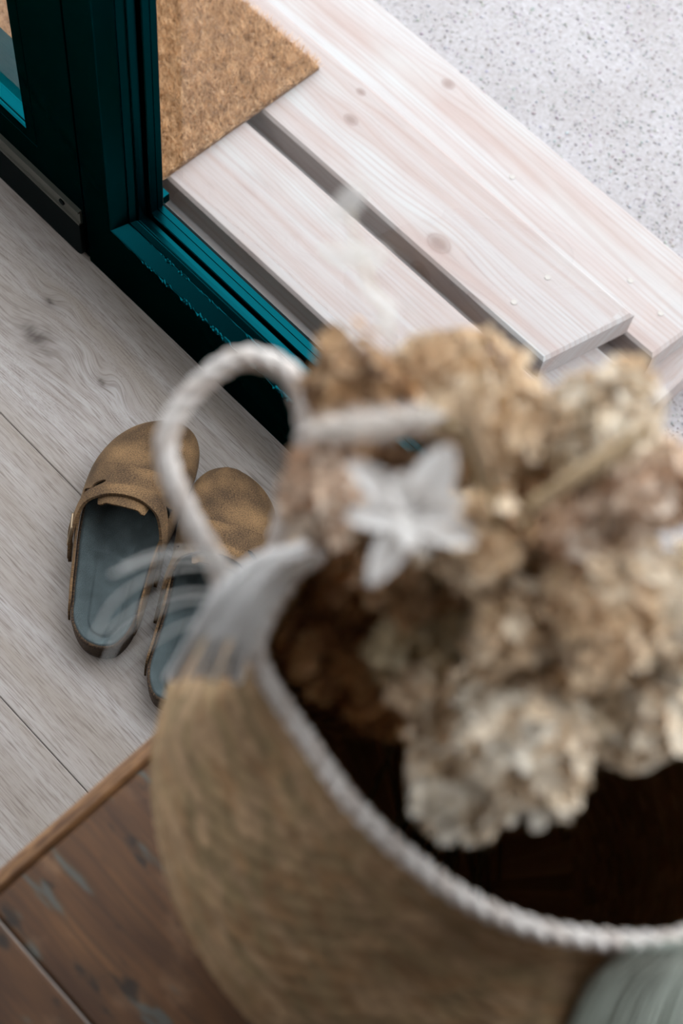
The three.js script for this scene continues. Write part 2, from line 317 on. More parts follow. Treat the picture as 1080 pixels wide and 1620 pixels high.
{
  const d = new THREE.Group(); d.name = 'door_1'; scene.add(d); structure(d, 'dark green glazed door leaf with a black weather bar at its foot', 'door');
  const open = [-1.81, -0.955, 0.156, 2.24], outer = [-1.90, -0.8640, 0.016, 2.315], names = ['bottom_rail', 'stile', 'top_rail', 'stile'];
  frameSides(open, outer, [['o', FRONT + 0.001], [-0.0185, FRONT + 0.001], [-0.0182, FRONT - 0.0006], [-0.0176, FRONT - 0.0006], [-0.0173, FRONT + 0.001], [-0.0015, FRONT + 0.001], [0, FRONT - 0.001], [0, -0.626], [-0.006, -0.626], [-0.006, -0.6295], [-0.035, -0.675], [-0.05, -0.70], ['o', -0.70]], frameMat, names, d);
  frameSides(open, outer, [[-0.006, -0.6125], [0.0016, -0.6125], [0.0022, -0.6135], [0.0022, -0.6205], [-0.006, -0.6205]], frameMat, ['glazing_bead', 'glazing_bead', 'glazing_bead', 'glazing_bead'], d);
  const pane = mesh('glass_pane', new THREE.PlaneGeometry(0.862, 2.09), glassMat, d); pane.position.set(-1.3825, 1.198, -0.6225);
  const sill = frameMat; mesh('outer_sill', box(-1.90, -0.866, 0.0, 0.014, -0.735, -0.612), sill, d);
  // weather bar: grey channel over a black rubber skirt with a rounded end
  const shape = new THREE.Shape(); shape.moveTo(-1.9, 0.008); shape.lineTo(-0.880, 0.008); shape.quadraticCurveTo(-0.8675, 0.008, -0.8675, 0.022); shape.lineTo(-0.8675, 0.068); shape.lineTo(-1.9, 0.068); shape.closePath();
  const sk = new THREE.ExtrudeGeometry(shape, { depth: 0.0035, bevelEnabled: true, bevelSize: 0.001, bevelThickness: 0.001, bevelSegments: 2, curveSegments: 8 }); sk.translate(0, 0, FRONT + 0.0022);
  mesh('rubber_skirt', sk, rubberMat, d);
  const ch = mesh('channel', mergeGeometries([box(-1.9, -0.8675, 0.0695, 0.0935, FRONT + 0.001, FRONT + 0.004), box(-1.9, -0.8675, 0.0905, 0.0935, FRONT + 0.004, FRONT + 0.0065), box(-1.9, -0.8675, 0.0695, 0.0725, FRONT + 0.004, FRONT + 0.0065)]), channelMat, d);
  const sc = new THREE.CylinderGeometry(0.0042, 0.0042, 0.002, 14); sc.rotateX(Math.PI / 2);
  for (const x of [-0.898, -1.35, -1.8]) mesh('screw', sc, rubberMat, ch).position.set(x, 0.0815, FRONT + 0.0048);
}

// ------------------------------------------------------------------ outside: ground, steps, mat
{
  const g = new THREE.PlaneGeometry(40, 40); g.rotateX(-Math.PI / 2); g.translate(0, -0.30, -0.715 - 20); const g2 = new THREE.PlaneGeometry(20, 20); g2.rotateX(-Math.PI / 2); g2.translate(ROOM.x0 - 0.2 - 10, -0.301, -0.715 + 10); const gg = mergeGeometries([g, g2]);
  const gr = structure(mesh('ground', gg, gravelMat), 'pale gravel ground outside beyond the wooden steps', 'ground');
  const foot = mesh('plinth', box(-4, 4, -0.6, -0.001, -0.712, -0.70), std({ color: 0x4a463f, roughness: 0.95 })); structure(foot, 'dark plinth under the glazed door', 'plinth');
  const pg = new THREE.IcosahedronGeometry(1, 0), N = 26000, im = new THREE.InstancedMesh(pg, std({ color: 0xffffff, roughness: 0.9 }), N), M = new THREE.Matrix4(), q = new THREE.Quaternion(), e = new THREE.Euler(), c = new THREE.Color();
  for (let i = 0; i < N; i++) {
    const z = -1.1 - 1.1 * rnd(), x = -1.5 + rnd() * 1.8, s = 0.0010 + 0.0016 * rnd() ** 3;
    e.set(rnd() * 6, rnd() * 6, rnd() * 6); q.setFromEuler(e); M.compose(V(x, -0.2995, z), q, V(s * rr(0.8, 1.5), s * 0.7, s * rr(0.8, 1.3))); im.setMatrixAt(i, M);
    const t = rnd(); c.setRGB(...(t < 0.02 ? [0.18, 0.17, 0.17] : t < 0.5 ? [0.245, 0.23, 0.23] : [0.32, 0.31, 0.32]).map((k) => k * rr(0.85, 1.1))); im.setColorAt(i, c);
  }
  im.name = 'gravel'; im.castShadow = im.receiveShadow = true; im.userData = { kind: 'stuff', label: 'fine pale gravel grains scattered over the ground', category: 'gravel' }; scene.add(im);
}
{
  const steps = thing('wooden_steps', 'pale weathered timber steps outside the glazed door', 'steps');
  const lay = (x0, x1, z0, z1, y, th, m, skew = 0) => { const b = mesh('plank', board(x1 - x0, z1 - z0, th, 0.004, skew), m, steps); b.position.set((x0 + x1) / 2, y, (z0 + z1) / 2); return b; };
  const b1 = lay(-2.40, -0.437, -0.972, -0.829, -0.15, 0.045, deckMats[0]);
  const b2 = lay(-2.44, -0.437, -1.142, -1.000, -0.15, 0.045, deckMats[1], -0.033);
  const b3 = lay(-2.37, -0.366, -1.292, -1.140, -0.195, 0.045, deckMats[2], -0.012);
  lay(-2.36, -0.362, -1.097, -0.950, -0.1955, 0.045, deckMats[1]);
  lay(-2.36, -0.372, -0.925, -0.800, -0.1955, 0.045, deckMats[2]);
  for (const x of [-0.392, -1.3, -2.2]) { const b = mesh('bearer', board(0.56, 0.12, 0.058, 0.003), deckMats[0], steps); b.rotation.y = Math.PI / 2; b.position.set(x, -0.2412, -1.035); }
  const sg = new THREE.CylinderGeometry(0.0042, 0.0042, 0.003, 12);
  for (const [b, x, y, z] of [[b2, -0.5353, -0.15, -1.0969], [b2, -0.5387, -0.15, -1.0354], [b3, -0.4709, -0.195, -1.2078], [b3, -0.4089, -0.195, -1.1994], [b3, -0.6947, -0.195, -1.2113], [b1, -0.535, -0.15, -0.93], [b1, -0.535, -0.15, -0.87]]) {
    const s = mesh('screw', sg, screwMat, b); s.position.set(x - b.position.x, y - b.position.y - 0.0008, z - b.position.z);
  }
}
{
  const mat = thing('coir_doormat', 'brown coir doormat lying on the pale timber steps', 'doormat');
  const X0 = -1.60, X1 = -0.979, Z0 = -1.108, Z1 = -0.768, Y = -0.1495;
  mesh('backing', box(X0, X1, Y, Y + 0.006, Z0, Z1), std({ color: 0x5b3f28, roughness: 1 }), mat);
  const P = [], I = [], n = 4; // one curved fibre
  for (let i = 0; i <= n; i++) { const t = i / n, w = 0.5 * (1 - t * 0.65); P.push(-w, t, 0.28 * t * t, w, t, 0.28 * t * t); if (i) { const k = 2 * i; I.push(k - 2, k - 1, k, k, k - 1, k + 1); } }
  const fg = geom(P, I), N = 90000, im = new THREE.InstancedMesh(fg, std({ color: 0xffffff, roughness: 0.85, side: THREE.DoubleSide }), N), M = new THREE.Matrix4(), q = new THREE.Quaternion(), e = new THREE.Euler(), c = new THREE.Color();
  for (let i = 0; i < N; i++) {
    const x = X1 - (X1 - X0) * rnd() ** 1.1, z = rr(Z0, Z1), tuft = fbm(x * 70, z * 70, 2, 4);
    const tilt = 0.25 + 0.5 * rnd(); e.set(tilt * (rnd() - 0.5) * 2.4, rnd() * 6.283, tilt * (rnd() - 0.5) * 2.4); q.setFromEuler(e);
    const h = (0.0115 + 0.005 * rnd() + 0.004 * tuft); M.compose(V(x, Y + 0.005, z), q, V(rr(0.0005, 0.0009), h, h)); im.setMatrixAt(i, M);
    const k = clamp(0.5 + tuft * 1.2 + rr(-0.35, 0.35), 0, 1); c.setRGB(mix(0.43, 0.78, k), mix(0.255, 0.53, k), mix(0.125, 0.31, k)); if (rnd() < 0.006) c.setRGB(0.75, 0.62, 0.46); im.setColorAt(i, c);
  }
  im.name = 'coir_pile'; im.castShadow = im.receiveShadow = true; im.userData = { kind: 'stuff' }; mat.add(im);
}

// ------------------------------------------------------------------ the pair of clogs
function makeClog(mir, label) {
  const g = thing('suede_clog', label, 'clog', 'pair of brown suede clogs');
  const L = 0.277;
  const outline = [[0.002, -0.002], [0.006, -0.0215], [0.0225, -0.0375], [0.055, -0.0475], [0.09, -0.055], [0.12, -0.0615], [0.15, -0.066], [0.18, -0.0675], [0.205, -0.066], [0.225, -0.0605], [0.245, -0.0505], [0.261, -0.036], [0.272, -0.018], [0.2765, 0.003], [0.270, 0.0195], [0.255, 0.0305], [0.23, 0.0362], [0.2, 0.0365], [0.16, 0.0325], [0.125, 0.0290], [0.095, 0.0270], [0.065, 0.0270], [0.04, 0.0265], [0.02, 0.0215], [0.007, 0.0125]];
  const cv = new THREE.CatmullRomCurve3(outline.map(([s, t]) => V(s, 0, t)), true, 'centripetal'), O = cv.getSpacedPoints(240).slice(0, 240).map((p) => [p.x, p.z]);
  const tabs = { lo: [], hi: [] }, NS = 300;
  for (let i = 0; i <= NS; i++) {
    const s = 0.0025 + (0.2755 - 0.0025) * i / NS; let lo = 1, hi = -1;
    for (let k = 0; k < O.length; k++) { const a = O[k], b = O[(k + 1) % O.length]; if ((a[0] - s) * (b[0] - s) <= 0 && a[0] !== b[0]) { const t = mix(a[1], b[1], (s - a[0]) / (b[0] - a[0])); lo = Math.min(lo, t); hi = Math.max(hi, t); } }
    tabs.lo.push(lo); tabs.hi.push(hi);
  }
  const look = (tb, s) => { const x = clamp((s - 0.0025) / 0.273, 0, 1) * NS, i = Math.min(NS - 1, Math.floor(x)); return mix(tb[i], tb[i + 1], x - i); };
  const W = (s, y, t) => V(mir * t, y, -s); // clog axes: s from heel to toe, t across
  // sole: stacked rings of the outline
  const inset = (k, dist) => { const a = O[(k + 239) % 240], b = O[(k + 1) % 240], dx = b[0] - a[0], dy = b[1] - a[1], l = Math.hypot(dx, dy); return [O[k][0] - dist * (-dy / l) * -1 * -1, O[k][1] - dist * (dx / l)]; };
  // the outline runs heel -> outer side -> toe -> inner side; its inward normal
  const orient = (() => { const p = inset(60, 0.01); return Math.abs(p[1] + 0.015) < Math.abs(O[60][1] + 0.015) ? 1 : -1; })();
  const ring = (dist, yOf) => O.map((_, k) => { const p = inset(k, dist * orient); return W(p[0], yOf(p[0]), p[1]); });
  const topY = table([0, 0.04, 0.1, 0.18, 0.24, 0.28], [0.0335, 0.0325, 0.029, 0.0235, 0.021, 0.020]);
  const stack = (rings, capBottom) => {
    const P = [], U = [], I = [], n = 240;
    rings.forEach((r, j) => r.forEach((p, k) => { P.push(p.x, p.y, p.z); U.push(k / n * 6, p.y * 12); }));
    for (let j = 0; j + 1 < rings.length; j++) for (let k = 0; k < n; k++) { const a = j * n + k, b = j * n + (k + 1) % n, c = a + n, d = b + n; if (mir > 0) I.push(a, c, b, b, c, d); else I.push(a, b, c, b, d, c); }
    if (capBottom) { const o = P.length / 3; P.push(W(0.14, rings[0][0].y, -0.01).x, rings[0][0].y, -0.14); U.push(0, 0); for (let k = 0; k < n; k++) { const a = k, b = (k + 1) % n; if (mir > 0) I.push(o, a, b); else I.push(o, b, a); } }
    return geom(P, I, U);
  };
  mesh('sole', stack([ring(0.004, () => 0), ring(0.0015, () => 0.0015), ring(0.0008, () => 0.010), ring(0.0014, () => 0.0125), ring(0.0004, (s) => topY(s) - 0.006), ring(0.0008, (s) => topY(s) - 0.0015), ring(0.003, (s) => topY(s)), ring(0.006, (s) => topY(s) - 0.002)], true), soleMat, g);
  // footbed: from the raised rim down into the heel cup
  {
    const P = [], U = [], I = [], n = 240, R = 22;
    for (let j = 0; j <= R; j++) {
      const k = 1 - j / R;
      for (let i = 0; i < n; i++) {
        const e = inset(i, 0.0032 * orient), ms = clamp(e[0], 0.036, 0.236), mt = (look(tabs.lo, ms) + look(tabs.hi, ms)) / 2, s = mix(ms, e[0], k), t = mix(mt, e[1], k);
        const cup = mix(0.0125, 0.006, sstep(0.06, 0.19, s));
        let y = topY(s) + 0.0012 - cup * (1 - sstep(0.5, 0.98, k)) - 0.0022 * sstep(0.9, 1, k) ** 3;
        y -= 0.0022 * Math.exp(-(((k - 0.56) / 0.05) ** 2)) * (1 - sstep(0.07, 0.13, s)); // pressed line round the heel cup
        y += 0.0016 * Math.exp(-(((s - 0.16) / 0.03) ** 2)) * (1 - k);
        const p = W(s, y, t); P.push(p.x, p.y, p.z); U.push(s * 9, t * 9);
      }
    }
    for (let j = 0; j < R; j++) for (let i = 0; i < n; i++) { const a = j * n + i, b = j * n + (i + 1) % n, c = a + n, d = b + n; if (mir > 0) I.push(a, c, b, b, c, d); else I.push(a, b, c, b, d, c); }
    mesh('footbed', geom(P, I, U), insoleMat, g);
  }
  // upper: an arched sheet over the sole, cut open behind the throat
  const S0 = 0.030, S1 = 0.2764, top = table([0.0, 0.05, 0.10, 0.14, 0.165, 0.195, 0.225, 0.25, 0.27], [0.052, 0.062, 0.073, 0.0755, 0.069, 0.0565, 0.0455, 0.0365, 0.030]);
  const arch = (s, phi) => {
    const ed = 0.0006 + 0.0016 * sstep(0.2, 0.26, s), lo = look(tabs.lo, s) - ed, hi = look(tabs.hi, s) + ed, tc = (lo + hi) / 2, hw = (hi - lo) / 2, y0 = 0.0175, a = Math.PI * phi, end = clamp((L + 0.0005 - s) / 0.026, 0, 1), round = Math.sqrt(Math.max(0, 1 - (1 - end) ** 2));
    const bulge = 1 + 0.05 * Math.sin(a) * sstep(0.13, 0.2, s);
    const co = Math.cos(a), si = Math.sin(a);
    return W(s + 0.002 * sstep(0.24, 0.275, s), y0 + (top(s) - y0) * (0.34 + 0.66 * round) * Math.pow(Math.max(0, si), 0.74), tc - hw * bulge * Math.sign(co) * Math.pow(Math.abs(co), 0.86));
  };
  const sOf = (u) => S0 + (S1 - S0) * Math.sin(u * Math.PI / 2);
  const at = (u, v) => arch(sOf(u), clamp(v, 0.0005, 0.9995));
  const collar = table([0.03, 0.045, 0.08, 0.115, 0.135, 0.15], [0.0195, 0.036, 0.043, 0.0475, 0.048, 0.047]);
  const smax = (a, b, k) => { const h = clamp(0.5 + 0.5 * (a - b) / k, 0, 1); return mix(b, a, h) + k * h * (1 - h); };
  const keep = (u, v) => {
    const s = sOf(u), y = arch(s, v).y, mid = v > 0.5 ? 1 - v : v;
    const tongue = 0.1425 + 0.05 * (v - 0.5) ** 2 + 0.020 * sstep(0.355, 0.325, mid) - 0.003 * sstep(0.41, 0.37, mid);
    let f = smax((s - tongue) / 0.02, (collar(s) - y) / 0.02, 0.12);
    const dx = (s - 0.1685) - 0.07 * (v - 0.305), dv = (v - 0.305) * 0.15; // the slit for the strap
    f = Math.min(f, ((dv / 0.0080) ** 2 + (dx / 0.0030) ** 2 - 1) * 0.4); return f;
  };
  mesh('upper', sheet(150, 130, at, keep, 0, 0.0022, mir > 0, (u, v) => [sOf(u) * 5, v * 0.75]), suedeMat, g);
  // strap over the instep
  const mid = table([0.02, 0.1, 0.2, 0.32, 0.5, 0.64, 0.74, 0.85, 0.93, 0.985], [0.104, 0.119, 0.137, 0.1515, 0.1605, 0.159, 0.150, 0.131, 0.111, 0.095]);
  const strapKeep = (u, v) => { const s = sOf(u), k = Math.abs(v - 0.5); return (0.0072 + 0.0012 * Math.cos(v * 9) - Math.abs(s - mid(v)) * mix(1, 0.82, k * 2)) / 0.01; };
  const strapAt = (u, v) => { const p = at(u, v), lift = 0.0045 * Math.exp(-(((v - 0.27) / 0.07) ** 2)) + 0.0045 * Math.exp(-(((v - 0.71) / 0.06) ** 2)); p.y += lift; return p; };
  mesh('strap', sheet(170, 120, strapAt, strapKeep, 0.0034, 0.0034, mir > 0, (u, v) => [sOf(u) * 5 + 0.4, v * 0.75 + 0.2]), suedeMat, g);
  // buckle on the outer side, with the strap's end behind it
  const bp = arch(0.120, 0.10), up = arch(0.128, 0.15).sub(arch(0.112, 0.05)).normalize(), fw = arch(0.14, 0.10).sub(arch(0.1, 0.10)).normalize(), nn = up.clone().cross(fw).multiplyScalar(mir).normalize(); if (nn.x * mir > 0) nn.negate();
  const rect = [[-0.010, -0.0085], [-0.008, -0.0105], [0.008, -0.0105], [0.010, -0.0085], [0.010, 0.0085], [0.008, 0.0105], [-0.008, 0.0105], [-0.010, 0.0085]].map(([a, b]) => bp.clone().addScaledVector(fw, a * 0.9).addScaledVector(up, b).addScaledVector(nn, 0.0068));
  const bk = mesh('buckle', new THREE.TubeGeometry(new THREE.CatmullRomCurve3(rect, true, 'centripetal'), 60, 0.0014, 8, true), brassMat, g);
  mesh('prong', tube([bp.clone().addScaledVector(up, -0.011).addScaledVector(nn, 0.0072), bp.clone().addScaledVector(nn, 0.0082), bp.clone().addScaledVector(up, 0.0118).addScaledVector(nn, 0.0076)], 0.0010, 12, 6), brassMat, bk);
  const tipKeep = (u, v) => { const s = sOf(u), c = mid(v) - 0.004; return Math.min((0.006 - Math.abs(s - c)) / 0.01, (v - 0.015) * 8, (0.12 - v) * 8); };
  mesh('strap_end', sheet(170, 120, at, tipKeep, 0.0054, 0.0022, mir > 0, (u, v) => [sOf(u) * 5 + 0.7, v * 0.75 + 0.6]), suedeMat, g);
  return g;
}
const clogL = makeClog(1, 'brown suede clog in full view, nearer the middle of the floor'); clogL.position.set(-0.4771, 0, -0.2954); clogL.rotation.y = 0.571;
const clogR = makeClog(-1, 'brown suede clog whose heel is half hidden behind the basket'); clogR.position.set(-0.3922, 0, -0.3034); clogR.rotation.y = 0.566;

// ------------------------------------------------------------------ bench under the basket
{
  const b = thing('wooden_bench', 'worn dark brown plank bench that carries the woven basket', 'bench');
  const x0 = -0.2585, x1 = 0.62, edges = [-0.57, -0.405, -0.2195, -0.0375, 0.15, 0.33];
  for (let i = 0; i + 1 < edges.length; i++) {
    const g = board(x1 - x0, edges[i + 1] - edges[i] - 0.002, 0.028, 0.0022), uv = g.attributes.uv; for (let k = 0; k < uv.count; k++) uv.setXY(k, uv.getX(k) * (x1 - x0) / 0.9, uv.getY(k) * (edges[i + 1] - edges[i]) / 0.45 + i * 0.42);
    mesh('plank', g, benchMat, b).position.set((x0 + x1) / 2, 0.45, (edges[i] + edges[i + 1]) / 2);
  }
  const lg = board(0.90, 0.0125, 0.034, 0.003); lg.rotateY(Math.PI / 2); mesh('edge_strip', lg, lipMat, b).position.set(-0.2655, 0.4515, -0.12);
  const lg2 = mesh('edge_strip', lg, lipMat, b); lg2.position.set(x1 + 0.007, 0.4515, -0.12);
  for (const z of [-0.55, 0.31]) mesh('apron', box(x0 + 0.02, x1 - 0.02, 0.34, 0.421, z - 0.012, z + 0.012), benchMat, b);
  for (const x of [x0 + 0.04, x1 - 0.04]) for (const z of [-0.53, 0.29]) mesh('leg', box(x - 0.025, x + 0.025, 0, 0.421, z - 0.024, z + 0.024), benchMat, b);
}

// ------------------------------------------------------------------ woven basket
const BC = [-0.065, -0.257], RIM_Y = 0.90, BASE_Y = 0.451;
const prof = table([0.451, 0.462, 0.49, 0.54, 0.60, 0.68, 0.78, 0.85, 0.90], [0.108, 0.123, 0.136, 0.143, 0.147, 0.158, 0.186, 0.171, 0.130]);
const EAR = 2.55, rimPath = new THREE.CatmullRomCurve3([ // the soft rim, drawn up into an ear at the handle
  [0.059, 0.895, -0.247], [0.054, 0.897, -0.220], [0.0406, 0.898, -0.203], [0.029, 0.899, -0.192], [0.0125, 0.9, -0.179], [-0.0043, 0.9, -0.170], [-0.0233, 0.9, -0.1634], [-0.0424, 0.9, -0.160], [-0.0627, 0.9, -0.158], [-0.0862, 0.9, -0.1586],
  [-0.1125, 0.901, -0.163], [-0.1305, 0.904, -0.1655], [-0.148, 0.912, -0.168], [-0.157, 0.920, -0.172], [-0.1612, 0.930, -0.183], [-0.167, 0.934, -0.2045], [-0.173, 0.928, -0.222], [-0.174, 0.915, -0.245], [-0.163, 0.902, -0.274], [-0.141, 0.896, -0.300],
  [-0.110, 0.893, -0.324], [-0.078, 0.892, -0.338], [-0.046, 0.892, -0.340], [-0.015, 0.893, -0.331], [0.014, 0.895, -0.314], [0.040, 0.895, -0.287]].map((p) => V(...p)), true, 'centripetal');
const rimTab = (() => {
  const q = rimPath.getSpacedPoints(720).slice(0, 720).map((p) => [Math.atan2(p.z - BC[1], p.x - BC[0]), Math.hypot(p.x - BC[0], p.z - BC[1]), p.y]).sort((a, b) => a[0] - b[0]), T = [];
  for (let i = 0; i < 720; i++) {
    const th = -Math.PI + (i + 0.5) / 720 * 2 * Math.PI; let k = 0; while (k < q.length && q[k][0] < th) k++;
    const a = q[(k + q.length - 1) % q.length], b = q[k % q.length]; let w = b[0] - a[0], d = th - a[0]; if (w <= 0) w += 2 * Math.PI; if (d < 0) d += 2 * Math.PI; const t = clamp(d / w, 0, 1);
    T.push([mix(a[1], b[1], t), mix(a[2], b[2], t)]);
  }
  return T;
})();
function rimAt(th) { let x = (((th + Math.PI) / (2 * Math.PI)) % 1 + 1) % 1 * 720 - 0.5; if (x < 0) x += 720; const i = Math.floor(x), t = x - i, a = rimTab[i % 720], b = rimTab[(i + 1) % 720]; return [mix(a[0], b[0], t), mix(a[1], b[1], t)]; }
function onBasket(th, y, off = 0) { // y between BASE_Y and RIM_Y
  const [R, Y] = rimAt(th), w = sstep(0.70, 0.90, y), r = mix(prof(y), R, w) + off, yy = y + (Y - RIM_Y) * sstep(0.76, 0.90, y);
  return V(BC[0] + r * Math.cos(th), yy, BC[1] + r * Math.sin(th));
}
{
  const b = thing('woven_basket', 'large round woven seagrass basket with a pale braided rim and rope handles', 'basket');
  const NT = 700, NY = 270, ROWS = 90, STK = 126, P = [], C = [], I = [];
  const pal = [[0.42, 0.27, 0.145], [0.36, 0.215, 0.105], [0.37, 0.25, 0.13], [0.47, 0.31, 0.175], [0.30, 0.21, 0.105]];
  for (let j = 0; j <= NY; j++) for (let i = 0; i <= NT; i++) {
    const th = i / NT * 2 * Math.PI, y = mix(BASE_Y, RIM_Y, j / NY), rw = j / NY * ROWS, row = Math.floor(rw), fr = rw - row, st = i / NT * STK, par = row & 1;
    const weave = 0.5 + 0.5 * Math.cos(2 * Math.PI * (st / 2 + par / 2)), d = 0.0016 * Math.sqrt(Math.max(0, Math.sin(Math.PI * fr))) * (0.35 + 0.65 * weave);
    const p = onBasket(th, y, d + 0.0006 * ns(st * 0.7, rw * 0.7, 3)); P.push(p.x, p.y, p.z);
    const cell = Math.floor(st / 2 + par / 2), h = hash(row, (cell % 63) * 1.7), h2 = hash(row * 3.1, Math.floor(cell / 9) % 8), c = pal[Math.floor(h * 3 + h2 * 1.99) % 5], v = 0.80 + 0.40 * hash(cell % 63, row + 5) ;
    const n = 1 + 0.25 * ns(th * 40, y * 900, 2);
    C.push(c[0] * v * n, c[1] * v * n, c[2] * v * n);
  }
  for (let j = 0; j < NY; j++) for (let i = 0; i < NT; i++) { const a = j * (NT + 1) + i, c = a + NT + 1; I.push(a, c, a + 1, a + 1, c, c + 1); }
  mesh('woven_wall', geom(P, I, null, C), std({ vertexColors: true, roughness: 0.85, side: THREE.DoubleSide }), b);
  { // inner face of the wall and the woven base
    const Q = [], K = [], J = [], nt = 420, ny = 170;
    for (let j = 0; j <= ny; j++) for (let i = 0; i <= nt; i++) {
      const th = i / nt * 2 * Math.PI, k = j / ny, st = i / nt * 126, row = Math.floor(k * 90), p = onBasket(th, mix(BASE_Y + 0.004, RIM_Y - 0.002, k), -0.0045 - 0.001 * Math.cos(Math.PI * (st + row)) * Math.sin(Math.PI * (k * 90 - row)));
      Q.push(p.x, p.y, p.z); const c = pal[Math.floor(hash(row, Math.floor(st / 2) % 63) * 4.99)], v = 0.85 + 0.3 * hash(Math.floor(st) % 126, row); K.push(c[0] * v, c[1] * v, c[2] * v);
    }
    for (let j = 0; j < ny; j++) for (let i = 0; i < nt; i++) { const a = j * (nt + 1) + i, c = a + nt + 1; J.push(a, a + 1, c, a + 1, c + 1, c); }
    const o = Q.length / 3; Q.push(BC[0], BASE_Y + 0.004, BC[1]); K.push(...pal[1]); for (let i = 0; i < nt; i++) J.push(o, i + 1, i);
    mesh('inner_wall', geom(Q, J, null, K), std({ vertexColors: true, roughness: 0.9, side: THREE.DoubleSide }), b);
  }
  const pale = std({ color: new THREE.Color(0.80, 0.75, 0.71), roughness: 0.8 }), pale2 = std({ color: new THREE.Color(0.68, 0.61, 0.56), roughness: 0.85 });
  const rimPts = []; for (let i = 0; i < 140; i++) { const p = onBasket(i / 140 * 2 * Math.PI, RIM_Y, -0.001); p.y += 0.003; rimPts.push(p); }
  const rim = new THREE.CatmullRomCurve3(rimPts, true), PER = 27;
  const braid = new THREE.Group(); braid.name = 'rim_braid'; b.add(braid);
  for (let k = 0; k < 3; k++) { const ph = k / 3 * 2 * Math.PI; mesh('strand', strand(rim, (t) => { const a = t * PER * 2 * Math.PI + ph; return [0.0034 * Math.sin(a), 0.0018 * Math.sin(2 * a)]; }, 960, 0.0026, 6, true), k ? pale : pale2, braid); }
  // rope handle standing over the drawn-up rim
  const hp = [V(-0.1760, 0.905, -0.176), V(-0.190, 0.930, -0.182), V(-0.217, 0.944, -0.187), V(-0.2415, 0.952, -0.199), V(-0.2485, 0.960, -0.221), V(-0.2435, 0.968, -0.2445), V(-0.226, 0.968, -0.2545), V(-0.2055, 0.958, -0.2475), V(-0.192, 0.942, -0.2285), V(-0.184, 0.928, -0.214), V(-0.176, 0.902, -0.203)];
  const hc = new THREE.CatmullRomCurve3(hp, false, 'centripetal'), handle = new THREE.Group(); handle.name = 'handle'; b.add(handle);
  for (let k = 0; k < 3; k++) { const ph = k / 3 * 2 * Math.PI; mesh('strand', strand(hc, (t) => { const a = t * 10 * 2 * Math.PI + ph; return [0.0024 * Math.cos(a), 0.0024 * Math.sin(a)]; }, 300, 0.0029, 7, false), k === 1 ? pale2 : pale, handle); }
  const h2 = handle.clone(); h2.name = 'handle'; h2.position.set(2 * BC[0] + 0.004, -0.03, 2 * BC[1] - 0.02); h2.rotation.y = Math.PI; b.add(h2);
  // pale fibres that bind the handle ends to the wall
  const bind = (th0, th1, n, y1, sweep, lead) => {
    const gs = [];
    for (let i = 0; i < n; i++) {
      const t = i / (n - 1), th = mix(th0, th1, t), l = (0.55 + 0.45 * rnd()), pts = [];
      pts.push(onBasket(th + lead, RIM_Y - 0.006, -0.004), onBasket(th + lead, RIM_Y, 0.002).add(V(0, 0.0085, 0)));
      for (let k = 1; k <= 5; k++) { const q = k / 5 * l; pts.push(onBasket(th + sweep * q + 0.008 * ns(i, k, 3), mix(RIM_Y - 0.002, y1, q), 0.0048 - 0.0036 * (k / 5) ** 2)); }
      gs.push(tube(pts, rr(0.0011, 0.0019), 26, 5));
    }
    return mergeGeometries(gs);
  };
  const bundle = []; // the handle's rope opens into a flat bundle that lies over the ear of the rim and runs down the wall
  for (let i = 0; i < 46; i++) {
    const t = rnd(), l = rr(0.35, 1.0), h = 0.004 * Math.sin(Math.PI * t) + rr(-0.0012, 0.0012), path = [[-0.172, 0.938, -0.213, -0.160, 0.934, -0.216], [-0.179, 0.943, -0.192, -0.1615, 0.940, -0.2005], [-0.1800, 0.939, -0.1735, -0.1585, 0.936, -0.1825], [-0.1775, 0.921, -0.1545, -0.1560, 0.926, -0.1700], [-0.1790, 0.890, -0.1400, -0.1500, 0.909, -0.1610], [-0.170, 0.865, -0.118, -0.1360, 0.892, -0.1500]];
    const pts = []; for (let k = 0; k < path.length; k++) { if (k / 5 > 0.45 + 0.55 * l) break; const p = path[k]; pts.push(V(mix(p[0], p[3], t), mix(p[1], p[4], t) + h, mix(p[2], p[5], t)).add(V(rr(-1, 1), rr(-1, 1), rr(-1, 1)).multiplyScalar(0.0009))); }
    bundle.push(tube(pts, rr(0.0010, 0.0017), 22, 5));
  }
  const bm = mesh('binding', mergeGeometries(bundle), std({ color: new THREE.Color(0.90, 0.89, 0.88), roughness: 0.7 }), b); bm.userData = { label: 'pale fibres wrapped over the rim at the handle', kind: 'stuff' };
  const bm2 = mesh('binding', bind(-0.20, 0.50, 110, RIM_Y - 0.13, 0.16, 0), std({ color: new THREE.Color(0.42, 0.47, 0.41), roughness: 0.75 }), b); bm2.userData = { label: 'pale greenish fibres bound over the near rim', kind: 'stuff' };
  // stray fibres that stick out of the binding
  const gs = [];
